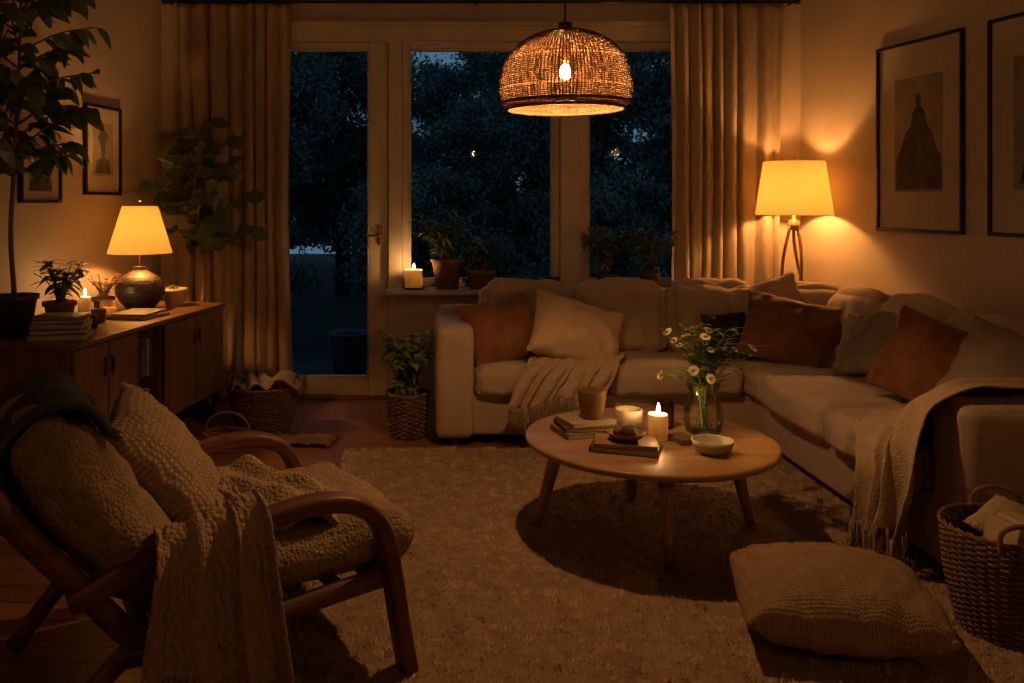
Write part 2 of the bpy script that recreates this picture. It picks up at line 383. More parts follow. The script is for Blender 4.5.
for x in (-1.77,.4,2.63): MB().box((x,.045,0),(.015,.08,.02),.003).mk('bracket',m_black,r)

# ------------------------------------------------------------------ rug
RX0,RX1,RY0,RY1=-.42,2.15,1.5,4.82
def rugf(u,v):
    x=RX0+u*(RX1-RX0); y=RY0+v*(RY1-RY0)
    e=min(u,1-u,v,1-v)
    z=.004+.014*min(1,e*60)+.006*noise.noise(Vector((x*14,y*14,0)))+.005*noise.noise(Vector((x*40,y*40,3)))
    ox=.012*noise.noise(Vector((y*6,0,u*2))) if u in(0,1) else 0
    oy=.012*noise.noise(Vector((x*6,5,v*2))) if v in(0,1) else 0
    return (x+ox-(RX0+RX1)/2,y+oy-(RY0+RY1)/2,max(z,.003))
rug=thing('rug','large cream shaggy wool rug under the coffee table','rug',((RX0+RX1)/2,(RY0+RY1)/2,0))
MB().sheet(rugf,150,190).mk('rug_base',m_rug,rug)
rng=np.random.default_rng(3); NT=110000
px_=rng.uniform(RX0,RX1,NT)-(RX0+RX1)/2; py_=rng.uniform(RY0,RY1,NT)-(RY0+RY1)/2
ang=rng.uniform(0,2*pi,NT); rad=rng.uniform(.004,.009,NT); hh=rng.uniform(.005,.018,NT)
cl=np.array([noise.noise(Vector((float(a)*24,float(b)*24,0))) for a,b in zip(px_,py_)])
hh=hh*(1+1.1*cl)
V=np.zeros((NT,5,3))
for k in range(4):
    a=ang+k*pi/2; V[:,k,0]=px_+rad*np.cos(a); V[:,k,1]=py_+rad*np.sin(a); V[:,k,2]=.010
V[:,4,0]=px_+rng.normal(0,.006,NT); V[:,4,1]=py_+rng.normal(0,.006,NT); V[:,4,2]=.012+hh
V=V.reshape(-1,3); base=(np.arange(NT)*5)[:,None]
F=np.concatenate([base+np.array([[0,1,4]]),base+np.array([[1,2,4]]),base+np.array([[2,3,4]]),base+np.array([[3,0,4]])],axis=1).reshape(-1,3)
def npmesh(name,V,F,k):
    me=bpy.data.meshes.new(name); me.vertices.add(len(V)); me.vertices.foreach_set('co',V.ravel())
    me.loops.add(F.size); me.loops.foreach_set('vertex_index',F.ravel().astype(np.int32))
    me.polygons.add(len(F)); me.polygons.foreach_set('loop_start',np.arange(0,F.size,k,dtype=np.int32)); me.polygons.foreach_set('loop_total',np.full(len(F),k,dtype=np.int32))
    me.update(calc_edges=True); return me
me=npmesh('rug_pile',V,F,3); me.materials.append(m_tuft); me.polygons.foreach_set('use_smooth',[True]*len(me.polygons))
o=bpy.data.objects.new('rug_pile',me); COL.objects.link(o); o.parent=rug; o['kind']='stuff'

# ------------------------------------------------------------------ sofa
sofa=thing('sofa','large beige linen L-shaped sectional sofa by the window','sofa',(1.4,4.9,0))
SO=Vector((1.4,4.9,0))
def SX(b,x0,x1,y0,y1,z0,z1,r=.04,puff=.0,n=12,wr=.003,seed=0,cr_=0):
    b.rbox(Vector(((x0+x1)/2,(y0+y1)/2,(z0+z1)/2))-SO,(x1-x0,y1-y0,z1-z0),r,n,puff,wr,seed,None,cr_); return b
b=MB(); SX(b,.12,2.78,4.92,5.6,.06,.30,r=.02); SX(b,1.92,2.78,3.08,5.0,.06,.30,r=.02); b.mk('base',m_sofa,sofa)
b=MB(); SX(b,.12,2.78,5.46,5.63,.1,.74,r=.04); SX(b,2.62,2.80,3.08,5.55,.1,.74,r=.04); b.mk('backrest',m_sofa,sofa)
SX(MB(),.09,.31,4.86,5.62,.05,.69,r=.045,n=24,puff=.0,wr=.006,cr_=.002).mk('armrest',m_sofa,sofa)
SX(MB(),1.93,2.80,3.03,3.25,.05,.67,r=.06,n=24,puff=.03,wr=.009,cr_=.004,seed=2).mk('armrest',m_sofa,sofa)
sc=[(.31,1.09,4.84,5.47),(1.09,1.86,4.84,5.47),(1.86,2.62,4.66,5.47),(1.84,2.62,3.95,4.66),(1.84,2.62,3.25,3.95)]
for i,(a,b_,c,d) in enumerate(sc):
    SX(MB(),a+.010,b_-.010,c+.010,d-.008,.285,.465,r=.05,n=30,puff=.14,wr=.013,seed=i,cr_=.007).mk('seat_cushion',m_sofa,sofa)
def backc(x,y,nrm,w,h,t,seed,tilt=.17,z0=.45):
    n=Vector((nrm[0],nrm[1],0)).normalized(); n=(n*math.cos(tilt)+Vector((0,0,1))*math.sin(tilt))
    M=orient(Vector((x,y,z0+h/2))-SO,n,.025*math.sin(seed*5))
    b=MB(); b.rbox((0,0,0),(w,h,t),.07,30,.42,.015,seed,M,.010); return b.mk('back_cushion',m_sofa,sofa)
backc(.67,5.39,(0,-1),.55,.44,.18,1); backc(1.255,5.385,(0,-1),.54,.45,.19,2); backc(1.83,5.39,(0,-1),.53,.445,.19,3)
backc(2.39,5.32,(-.4,-1),.49,.43,.18,4)
backc(2.53,4.92,(-1,-.05),.49,.43,.18,5); backc(2.54,4.37,(-1,0),.53,.445,.19,6); backc(2.54,3.73,(-1,0),.63,.43,.2,7)
for x,y in ((.2,4.95),(.2,5.5),(2.0,3.15),(2.7,3.15),(2.7,5.5),(1.98,4.98)):
    MB().lathe([(.022,0),(.03,.07)],16,(x-1.4,y-4.9,0)).mk('foot',m_chair,sofa)
def tp(name,loc,n,w,t,mt,roll,label,seed,h=None,sag=.12):
    o=MB().pillow(w,h or w,t,34,seed=seed,sag=sag,wr=.020,cr_=.013).mk(name,mt,M=orient(loc,n,roll)); return top(o,label,'pillow')
tp('throw_pillow',(.50,5.10,.64),(.15,-1,.55),.48,.22,m_rust,.22,'rust brown velvet pillow leaning beside the sofa arm',1,h=.42)
tp('throw_pillow',(.92,5.02,.64),(.25,-1,.7),.56,.23,m_beigep,-.36,'beige cotton pillow leaning against a rust one',2,h=.42)
tp('throw_pillow',(2.17,4.98,.65),(-.35,-1,.6),.56,.24,m_rust,-.2,'rust brown velvet pillow in the sofa corner',3,h=.42)
tp('throw_pillow',(2.12,5.20,.74),(-.3,-1,.4),.46,.15,m_beigep,.35,'beige pillow tucked behind a rust pillow',4,h=.38)
tp('throw_pillow',(1.84,5.14,.61),(-.2,-1,.4),.26,.12,m_darkp,.1,'small charcoal pillow tucked in the sofa corner',9)
tp('throw_pillow',(2.36,4.50,.66),(-1,-.15,.45),.40,.14,m_greyp,.2,'taupe cotton pillow leaning on the long sofa back',10,h=.36)
tp('throw_pillow',(2.34,3.86,.66),(-1,-.75,.55),.52,.22,m_rust,-.3,'rust brown velvet pillow on the long sofa side',5,h=.42)
tp('throw_pillow',(2.43,3.48,.665),(-1,-.6,.55),.54,.22,m_greyp,-.25,'taupe cotton pillow beside the sofa arm',6,h=.42)

# ------------------------------------------------------------------ throws
def fringe(b,edge_pts,length,dirv=(0,0,-1),n=3,jit=.007,seed=0,floorz=None):
    rr=random.Random(seed)
    for p in edge_pts:
        lean=Vector((rr.uniform(-.1,.1),rr.uniform(-.1,.1),0)); ll=length*rr.uniform(.8,1.1)
        for k in range(n):
            q=Vector(p)+Vector((rr.uniform(-jit,jit),rr.uniform(-jit,jit),.004)); d=Vector(dirv)+lean
            e=[]
            for t in range(5):
                s_=t/4; x=q+d*ll*s_+Vector((rr.uniform(-.005,.005),rr.uniform(-.005,.005),0))*s_*2
                if floorz is not None: x.z=max(floorz,x.z)
                e.append(x)
            b.tube(e,[.0025,.0022,.002,.002,.0012],4)
def throw(name,label,fn,nu,nv,m,edges=(0,1),fl=.08,fdir=(0,0,-1),fz=None,solid=.008,seed=0,nf=50):
    P0=Vector(fn(.5,.5)); P0=Vector((P0.x,P0.y,0))
    e=thing(name,label,'blanket',P0)
    f2=lambda u,v:Vector(fn(u,v))-P0
    MB().sheet(f2,nu,nv).mk('cloth',m,e,solid=solid)
    for ed in edges:
        b=MB(); N=nf
        fringe(b,[f2(ed,j/N) for j in range(N+1)],fl,fdir,seed=seed,floorz=fz,n=5)
        b.mk('fringe',m,e)
    return e
def path(pts):
    P=[Vector(p) for p in pts]; L=[0]
    for i in range(1,len(P)): L.append(L[-1]+(P[i]-P[i-1]).length)
    def g(t):
        s_=t*L[-1]
        for i in range(1,len(P)):
            if s_<=L[i]+1e-9:
                k=(s_-L[i-1])/(L[i]-L[i-1]+1e-9); return P[i-1].lerp(P[i],k)
        return P[-1]
    return g
NZ=lambda x,y,z:noise.noise(Vector((x,y,z)))
pa=path(cr([(0,5.10,.490),(0,5.0,.490),(0,4.9,.484),(0,4.815,.452),(0,4.79,.36),(0,4.785,.27)],5))
def t1(u,v):
    p=pa(u); x=.50+v*.52+.22*(1-u)
    ph=v*24+4*NZ(v*2.5,u*1.5,5)+u*3.4
    f=.011*math.sin(ph)*(.6+1.2*u)+.009*NZ(v*6,u*6,1)+.004*NZ(v*16,u*14,2)
    return (x+.014*math.cos(ph)*u,p.y-(abs(f)*1.4+.004 if u>.5 else .004),p.z+(abs(f) if u<.5 else 0)+.010+(.04*NZ(v*3,4,u)+.05*(v-.3))*max(0,u-.75)*4)
throw('throw_blanket','cream fringed throw draped over the seat front',t1,60,100,m_throw,edges=(1,),fl=.13)
pbp=path(cr([(2.42,0,1),(2.25,0,1.0),(2.05,0,1.0),(1.945,0,.985),(1.875,0,.90),(1.84,0,.7),(1.83,0,.45),(1.82,0,.20)],6))
def t2(u,v):
    p=pbp(u)
    nar=max(0,u-.25)
    y=3.06+v*(.62-.36*nar)+.09*nar -.16*max(0,.35-u)*v+.02*math.sin(u*7)
    k=max(0,min(1,(y-3.21)/.14)); k=k*k*(3-2*k)
    ht=.70*(1-k)+.505*k
    z=p.z*ht
    ph=v*22+3.5*NZ(v*2.2,u*1.0,7)+u*1.5
    am=(.5+1.3*max(0,u-.25))
    sv=math.sin(ph); cru=.006*NZ(u*12,v*10,3)
    fold=(.032*(abs(sv)**1.2*(1 if sv>0 else -1))+.005*math.sin(ph*2.3+1))*am+.018*NZ(u*4,v*5,8)*am+cru
    yy=y+.022*math.cos(ph)*am
    bl=max(0,min(1,(u-.30)/.08))
    x=p.x-(fold+.034*am)*bl*.9
    z2=z+((1.0*abs(fold)+.022+.5*cru)*(1-bl)+.008*bl)
    z2+=(.10*math.sin(v*5)+.03*NZ(v*4,1,1))*max(0,u-.7)
    return (x,yy,max(z2,.12 if u>.9 else 0))
throw('throw_blanket','cream fringed knit throw hanging over the sofa arm',t2,110,150,m_throw,edges=(1,),fl=.16,fz=.028,seed=4,solid=.007)

# ------------------------------------------------------------------ coffee table
TX,TY,TZ=.95,3.54,.43
ct=thing('coffee_table','round light oak coffee table with four tapered legs','coffee table',(TX,TY,0))
MB().lathe([(.0,.395),(.47,.395),(.495,.400),(.508,.410),(.510,.42),(.506,.427),(.498,.43),(.0,.43)],96,caps=False).mk('table_top',m_table,ct)
for fx,fy in ((-.01,-.33),(-.45,.12),(.47,.12),(.03,.42)):
    p1=Vector((fx,fy,.015)); p0=Vector((fx*.78,fy*.78,.40))
    MB().tube([p1,p1.lerp(p0,.5),p0],[.019,.026,.033],14).mk('leg',m_table,ct)
b=MB(); b.lathe([(.30,.345),(.32,.345),(.32,.394),(.30,.394)],64,caps=False); b.mk('apron',m_table,ct)
def book(loc,w,d,h,rz,c,label,group=None,page=(.5,.42,.3)):
    mc=mat('book_cover',c,tuple(x*.85 for x in c),scale=30,rough=.6); mp_=mat('book_pages',page,tuple(x*.8 for x in page),scale=80,rough=.9,stretch=(.05,.05,4))
    e=thing('book',label,'book',loc,rz,group)
    t=.0025; b=MB()
    b.box((0,0,t/2),(w,d,t),.0008); b.box((0,0,h-t/2),(w,d,t),.0008); b.box((-w/2+t/2,0,h/2),(t,d,h),.0008); b.mk('cover',mc,e,smooth=False)
    MB().box((.002,0,h/2),(w-.01,d-.008,h-2*t-.0004),.001).mk('pages',mp_,e,smooth=False)
    return e
z=TZ
for (w,d,h,rz,c) in ((.25,.18,.024,.25,(.25,.2,.14)),(.235,.17,.02,.12,(.11,.09,.07)),(.21,.155,.018,.32,(.3,.24,.17))):
    book((.70,3.60,z+.0005),w,d,h,rz,c,'hardback book stacked under a glass','books under the glass'); z+=h+.0005
ztop1=z; z=TZ
for (w,d,h,rz,c) in ((.26,.17,.02,-.35,(.09,.065,.05)),(.24,.155,.016,-.22,(.28,.17,.10))):
    book((.81,3.36,z+.0005),w,d,h,rz,c,'hardback book stacked under a small dish','books under the dish'); z+=h+.0005
ztop2=z
g=thing('glass_tumbler','wide patterned amber glass tumbler standing on stacked books','glass',(.725,3.60,ztop1+.001))
b=MB(); b.lathe([(.0,.0),(.038,.0),(.045,.006),(.054,.05),(.060,.11),(.0585,.122),(.056,.122),(.057,.11),(.051,.05),(.042,.010),(.0,.009)],40,caps=False)
for k in range(20):
    a=2*pi*k/20; b.tube([((.046+.014*t)*math.cos(a+.5*t),(.046+.014*t)*math.sin(a+.5*t),.008+.095*t) for t in [j/6 for j in range(7)]],.0012,4)
b.mk('glass_body',m_frost,g)
g=thing('dish','small dark dish holding dried seed pods','dish',(.81,3.36,ztop2+.001))
MB().lathe([(.0,0),(.035,0),(.06,.012),(.075,.03),(.072,.031),(.056,.016),(.0,.006)],32,caps=False).mk('dish_body',m_pot,g)
for i,(x,y) in enumerate([(-.03,.0),(.025,.02),(.02,-.03),(-.005,.03),(0,-.005)]):
    b=MB()
    for k in range(6):
        zz=k/5; rr=.021*math.sin(pi*(.15+.8*zz)); b.lathe([(rr*.6,-.003),(rr,0),(rr*.6,.003)],10,(0,0,.036*zz-.018),M=Matrix.Translation((.81+x,3.36+y,ztop2+.033+.008*(i==4)))@Matrix.Rotation(1.2+i,4,'X')@Matrix.Rotation(i,4,'Z'))
    b.tube([(.81+x,3.36+y,ztop2+.015),(.81+x,3.36+y,ztop2+.05)],.008,8)
    top(b.mk('pine_cone',m_wick),'small brown pine cone lying in a dark dish','pine cone','pine cones in the dish')
def candle(loc,r,h,label,lit=True,group=None):
    e=thing('candle',label,'candle',loc,0,group)
    w=.012
    prof=[(0,0),(r*.96,0),(r,.004),(r,h-.003),(r-.003,h),(r-.006,h-.004),(r-.009,h-w),(0,h-w-.001)]
    MB().lathe(prof,32,caps=False,wob=.01).mk('wax',m_wax,e)
    MB().tube([(0,0,h-w-.001),(.001,0,h-w+.008),(.003,0,h-w+.016)],.0013,6).mk('wick',m_wickb,e)
    if lit: MB().lathe([(.0005,0),(.0045,.004),(.0065,.011),(.0052,.021),(.0026,.031),(.0003,.040)],12,(.003,0,h-w+.016)).mk('flame',m_flame,e)
    return e
def jar(loc,r,h,label,m=m_glass,flare=1.0):
    e=thing('glass_jar',label,'glass',loc)
    MB().lathe([(0,0),(r*.9,0),(r,.006),(r*flare,h),(r*flare-.003,h+.001)],32,caps=False).mk('glass_body',m,e); return e
candle((.975,3.50,TZ+.001),.040,.105,'lit ivory pillar candle on the coffee table')
e=thing('candle_cup','short pale ceramic cup holding a tealight','cup',(.895,3.66,TZ+.001))
MB().lathe([(0,0),(.048,0),(.054,.006),(.058,.085),(.055,.087),(.050,.085),(.049,.010),(0,.008)],36,caps=False).mk('cup_body',m_potw,e)
candle((.895,3.66,TZ+.010),.043,.060,'cream unlit tealight inside a short ceramic cup',False)
jar((1.06,3.68,TZ+.001),.035,.11,'dark amber drinking glass beside the candle',m_smoke)
bo=thing('bowl','low cream ceramic bowl near the table edge','bowl',(1.135,3.31,TZ+.001))
MB().lathe([(0,0),(.045,0),(.052,.005),(.072,.022),(.080,.052),(.0765,.052),(.067,.026),(.045,.012),(0,.010)],40,caps=False).mk('bowl_body',m_potw,bo)
bxo=MB().box((0,0,.011),(.075,.11,.022),.003).mk('matchbox',m_side,smooth=False,loc=(1.065,3.47,TZ+.001),rot=(0,0,.3)); top(bxo,'small dark wooden matchbox beside the candle','matchbox')
VX,VY=1.195,3.60
e=thing('vase','clear glass vase filled with water','vase',(VX,VY,TZ+.001))
MB().lathe([(0,0),(.060,0),(.072,.008),(.081,.05),(.079,.10),(.064,.15),(.058,.175),(.070,.205),(.068,.206)],40,caps=False).mk('vase_body',m_glass,e)
MB().lathe([(.077,.10),(.0,.10)],40,caps=False).mk('water',m_water,e)
e=thing('flower_bouquet','compact bouquet of small white daisies and greenery in a vase','flowers',(VX,VY,TZ+.015))
st=MB(); rr=random.Random(11); heads=[]
for i in range(42):
    a=2*pi*i/34*5+rr.uniform(-.2,.2); sprd=rr.uniform(.02,.225); hz=rr.uniform(.27,.47)-sprd*.32
    rb=rr.uniform(.005,.045)
    p=[(rb*math.cos(a+2.5),rb*math.sin(a+2.5),.0),(.022*math.cos(a),.022*math.sin(a),.155),(sprd*.5*math.cos(a),sprd*.5*math.sin(a),.19+(hz-.19)*.6),(sprd*math.cos(a),sprd*math.sin(a),hz)]
    c=cr(p,4); st.tube(c,.0016,4); heads.append((c[-1],(c[-1]-c[-3]).normalized(),i))
    for k in range(9):
        q=c[min(len(c)-1,5+k)]; aa=rr.uniform(0,6.28)
        st.leaf(q,(math.cos(aa),math.sin(aa),.5),rr.uniform(.03,.085),.015,.3)
st.mk('stem_greenery',m_leaf2,e)
for p,d,i in heads:
    if i%5 in(1,3): continue
    b=MB(); n=(d+Vector((rr.uniform(-.5,.5),-.5,.4))).normalized(); M=orient(p,n); rp=.024 if i%2 else .017
    for k in range(12):
        a=2*pi*k/12; c_,s_=math.cos(a),math.sin(a)
        pts=[(0.2*rp*c_,.2*rp*s_,0),(rp*.7*c_-rp*.24*s_,rp*.7*s_+rp*.24*c_,.002),(rp*c_,rp*s_,.001),(rp*.7*c_+rp*.24*s_,rp*.7*s_-rp*.24*c_,.002)]
        b.add(pts,[(0,1,2,3)],M)
    b.cur=1; b.lathe([(.0,-.002),(rp*.24,-.001),(rp*.2,.003),(0,.004)],10,M=M,caps=False)
    b.mk('blossom',[m_petal,m_yel],e)

# ------------------------------------------------------------------ baskets
def basket_mesh(b,r0,r1,h,rows,stakes,rs,bul=0.0,sq=1.0):
    N=stakes*4
    def rad(t): return r0+(r1-r0)*t+bul*math.sin(pi*t)
    for k in range(rows):
        t=(k+.5)/rows; z=rs+t*(h-rs*2); R_=rad(t)
        pts=[]
        for j in range(N):
            a=2*pi*j/N; q=R_+rs*1.1*math.sin(a*stakes/2+pi*k)
            pts.append((q*math.cos(a),q*math.sin(a)*sq,z))
        b.tube(pts,rs,5,closed=True)
    for j in range(stakes):
        a=2*pi*(j+.5)/stakes
        b.tube([(rad(t/6)*math.cos(a),rad(t/6)*math.sin(a)*sq,h*t/6) for t in range(7)],rs*.8,5)
    for ph in (0,pi):
        pts=[]
        for j in range(96):
            a=2*pi*j/96; pts.append(((r1+rs*1.2*math.sin(a*16+ph))*math.cos(a),(r1+rs*1.2*math.sin(a*16+ph))*math.sin(a)*sq,h+rs*1.2*math.cos(a*16+ph)))
        b.tube(pts,rs*1.25,6,closed=True)
    b.lathe([(0,.004),(r0,.004),(r0,.012),(0,.012)],32,caps=False)
def basket(loc,r0,r1,h,rows,stakes,rs,m,label,bul=0,handles=(),name='wicker_basket',sq=1.0):
    e=thing(name,label,'basket',loc)
    b=MB(); basket_mesh(b,r0,r1,h,rows,stakes,rs,bul,sq); b.mk('woven_body',m,e)
    for a,hh in handles:
        c=Vector((r1*math.cos(a),r1*math.sin(a)*sq,h)); t=Vector((-math.sin(a),math.cos(a),0))
        pts=cr([c-t*.07-Vector((0,0,.03)),c-t*.065+Vector((0,0,hh*.6)),c+Vector((0,0,hh)),c+t*.065+Vector((0,0,hh*.6)),c+t*.07-Vector((0,0,.03))],6)
        q=MB(); q.tube(pts,rs*1.8,7); q.mk('handle',m,e)
    return e
basket((1.92,2.765,0),.15,.20,.35,38,40,.0043,m_wick,'tall round wicker basket beside the sofa arm',.01,((1.2,.07),(4.3,.07)))
b=MB().pillow(.26,.2,.10,16,seed=3).mk('folded_cloth',m_throw,M=orient((1.96,2.83,.33),(.1,-.4,1),.4)); top(b,'folded cream cloth inside a wicker basket','cloth')
for i in range(3):
    M=Matrix.Translation((1.84+.045*i,2.70+.012*i,.31))@Matrix.Rotation(.25-.1*i,4,'Y')@Matrix.Rotation(.2,4,'Z')
    b=MB(); b.box((0,0,0),(.03,.12,.17),.003)
    o=b.mk('notebook',[m_beigep,m_potw,m_throw][i],M=M,smooth=False); top(o,'pale notebook standing in a wicker basket','book','notebooks in the basket')
basket((-.97,5.28,0),.16,.20,.27,24,32,.0055,m_wickd,'round dark wicker basket by the curtain',.01,((0,.07),(pi,.07)))
def t3(u,v):
    a=(u-.5)*2; bq=(v-.5)*2; rr_=math.hypot(a,bq)
    z=.32-.03*rr_+.045*NZ(a*2.5,bq*2.5,1)+.02*math.sin(a*9+bq*4)
    x=a*.17; y=bq*.15
    if a>.55: x=.17*.55+ (a-.55)*.32; z=.32-.22*max(0,a-.72)+.02*math.sin(bq*12)
    return (-.97+x,5.28+y,z)
throw('folded_blanket','crumpled brown blanket spilling from a wicker basket',t3,36,36,m_greyp,edges=(),solid=.01)
e=basket((-1.10,4.86,0),.10,.13,.09,8,20,.0055,m_wick,'small shallow wicker trug with a hoop handle',0,(),sq=.8)
q=MB(); q.tube([(.13*math.cos(a),0,.09+.12*math.sin(a)) for a in [pi*k/20 for k in range(21)]],.008,8); q.mk('hoop_handle',m_wick,e)
def t4(u,v):
    a=u-.5; c=v-.5
    return (-.72+.40*a+.05*c,5.0+.22*c-.05*a,.014+.012*abs(math.sin(a*9+c*5))+.01*NZ(a*8,c*8,0))
throw('floor_mat','small crumpled dark woven mat on the floorboards',t4,40,26,m_wickd,edges=(0,1),fl=.05,fdir=(.3,-.6,-.4),fz=.006,solid=.008,nf=22)

# ------------------------------------------------------------------ floor cushion
o=MB().pillow(.61,.50,.26,50,seed=8,wr=.014,cr_=.009,pin=.05,rnd=.06).mk('floor_cushion',m_knitf,M=Matrix.Translation((1.31,2.71,.15))@Matrix.Rotation(-.24,4,'Z')@Matrix.Rotation(.04,4,'X'))
top(o,'square tan woven floor cushion lying on the rug','floor cushion')

# ------------------------------------------------------------------ plants
def potp(r0,r1,h,rim=.012): return [(0,0),(r0,0),(r1,h-.025),(r1+rim,h-.022),(r1+rim,h),(r1,h),(r1-.008,h-.03)]
def pot(e,r0,r1,h,m):
    MB().lathe(potp(r0,r1,h),36,caps=False).mk('pot',m,e)
    MB().lathe([(0,h-.028),(r1-.006,h-.028)],32,caps=False).mk('soil',m_soil,e)
def bushy(e,z0,rad,h,n,L,W,m,seed,stems=10,curl=.4,droop=.2,sx=1,sy=1):
    rr=random.Random(seed); b=MB(); s_=MB(); tips=[]
    for i in range(stems):
        a=rr.uniform(0,6.28); q=rr.uniform(.2,1)*rad
        c=cr([(rr.uniform(-.02,.02),rr.uniform(-.02,.02),z0),(q*.4*math.cos(a)*sx,q*.4*math.sin(a)*sy,z0+h*.5),(q*math.cos(a)*sx,q*math.sin(a)*sy,z0+h*rr.uniform(.6,1))],5)
        s_.tube(c,[.004-.0002*k for k in range(len(c))],5); tips.append(c)
    for i in range(n):
        c=rr.choice(tips); p=c[rr.randint(2,len(c)-1)]; a=rr.uniform(0,6.28)
        d=Vector((math.cos(a)*sx,math.sin(a)*sy,rr.uniform(-droop,.7)))
        b.leaf(p,d,L*rr.uniform(.6,1.2),W*rr.uniform(.7,1.2),curl*rr.uniform(.3,1.4))
    s_.mk('stem',m_stem,e); b.mk('foliage',m,e)
def tree(e,z0,trunk,nb,L,W,m,seed,bl,per=7,curl=.35,clampf=None,start=.25,vd=(-.5,.45),rise=.45,tr_=.014,flat=1.4):
    rr=random.Random(seed); s_=MB(); b=MB(); c=cr(trunk,6); N=len(c)
    s_.tube(c,[tr_*(1-.6*k/N) for k in range(N)],8)
    for i in range(nb):
        k=int(N*(start+(.99-start)*i/nb)); p=c[min(k,N-1)]; a=i*2.4+rr.uniform(-.4,.4)
        ln=bl*rr.uniform(.4,1.1); d=Vector((math.cos(a),math.sin(a),rise))
        q=cr([p,p+d*ln*.5+Vector((0,0,.03)),p+d*ln],5)
        if clampf: q=[clampf(x) for x in q]
        s_.tube(q,[.006-.0003*j for j in range(len(q))],6)
        for j in range(per):
            t=q[min(len(q)-1,int((.3+.7*j/per)*len(q)))]; aa=a+rr.uniform(-1.9,1.9)
            dd=Vector((math.cos(aa),math.sin(aa),rr.uniform(*vd)))
            l_=L*rr.uniform(.7,1.15)
            if clampf:
                tip=t+dd.normalized()*l_; dd=clampf(tip)-t
                if dd.length<l_*.35: continue
            b.leaf(t,dd,l_,W*rr.uniform(.8,1.15),curl*rr.uniform(.3,1.3),up=(rr.uniform(-.4,.4),-rr.uniform(.4,flat),1))
    s_.mk('stem',m_stem,e); b.mk('foliage',m,e)
FX,FY=-1.48,5.70
e=thing('potted_fig_tree','tall broad-leaved fig tree in a pot in the room corner','plant',(FX,FY,0)); pot(e,.10,.135,.26,m_potd)
def cf(p): return Vector((max(p.x,lwx(FY+p.y)+.08-FX),min(p.y,.13),max(p.z,1.06)))
tree(e,.23,[(0,0,.23),(.02,-.01,.6),(.04,-.02,1.0),(-.02,-.03,1.4),(.0,-.03,1.84)],25,.135,.105,m_leaf,23,.34,5,clampf=cf,start=.52,vd=(-.3,.8),rise=.4,curl=.4,tr_=.022,flat=2.0)
PX,PY=-1.98,4.17
e=thing('potted_rubber_plant','tall leafy plant in a dark pot on the sideboard','plant',(PX,PY,.752)); pot(e,.075,.10,.20,m_potd)
def cp(p): return Vector((max(p.x,lwx(PY+p.y)+.13-PX),p.y,min(2.1,max(p.z,.80))))
tree(e,.17,[(0,0,.17),(-.02,0,.5),(.0,.0,.9),(.03,-.02,1.3),(.05,-.03,1.85)],36,.115,.066,m_leaf,9,.40,10,curl=.6,clampf=cp,start=.40,vd=(-.9,.4))
e=thing('potted_plant','small leafy plant in a terracotta pot on the sideboard','plant',(-1.90,4.50,.752)); pot(e,.06,.075,.13,m_pot)
bushy(e,.10,.17,.24,150,.085,.034,m_leaf,2,18,sx=.9)
e=thing('dried_flowers','small pot of dried reddish flowers on the sideboard','plant',(-1.88,5.06,.752)); pot(e,.045,.055,.09,m_potd)
bushy(e,.06,.12,.17,160,.03,.02,m_dry,3,22)
e=thing('potted_succulent','small succulent in a white pot on the sideboard','plant',(-1.55,5.38,.752)); pot(e,.05,.072,.11,m_potw)
bushy(e,.08,.05,.06,24,.06,.015,m_leaf2,4,8)
e=thing('potted_plant','bushy green plant in a woven basket pot by the sofa','plant',(-.075,5.13,0))
b=MB(); basket_mesh(b,.10,.125,.26,18,20,.006); b.mk('woven_pot',m_wick,e)
MB().lathe([(0,.235),(.115,.235)],24,caps=False).mk('soil',m_soil,e)
bushy(e,.22,.19,.40,700,.07,.045,m_leaf2,6,50,sx=.95,droop=.5)
SZ=.801; SY=5.97
for i,(x,r0,r1,h,m,rad,hh,n,L,W,lm,lab) in enumerate([
 (.19,.075,.105,.21,m_pot,.21,.32,520,.10,.022,m_leaf2,'bushy herb in a terracotta pot on the window sill'),
 (.42,.07,.095,.13,m_pot,.16,.24,260,.09,.03,m_leaf2,'leafy plant in a wide terracotta pot on the window sill'),
 (1.30,.05,.065,.11,m_potd,.18,.36,240,.10,.035,m_leaf2,'leafy plant in a small dark pot on the window sill'),
 (1.60,.05,.065,.11,m_potd,.18,.36,240,.08,.04,m_leaf2,'airy green plant in a small dark pot on the window sill')]):
    e=thing('potted_plant',lab,'plant',(x,SY-.01,SZ)); pot(e,r0,r1,h,m)
    bushy(e,h-.03,rad,hh,n,L,W,lm,20+i,26,sy=.5)
for x,r_,h in ((.66,.055,.09),(.80,.06,.07),(.92,.045,.08)):
    e=thing('plant_pot','small empty dark clay pot on the window sill','pot',(x,SY,SZ),group='empty pots on the sill'); pot(e,r_*.75,r_,h,m_potd)
e=thing('candle_plate','small round saucer under a candle on the sill','plate',(-.045,5.95,SZ)); MB().lathe([(0,0),(.06,0),(.085,.012),(.083,.014),(.058,.005),(0,.005)],32,caps=False).mk('saucer',m_potd,e)
candle((-.045,5.95,SZ+.006),.062,.13,'thick lit pillar candle on the window sill')

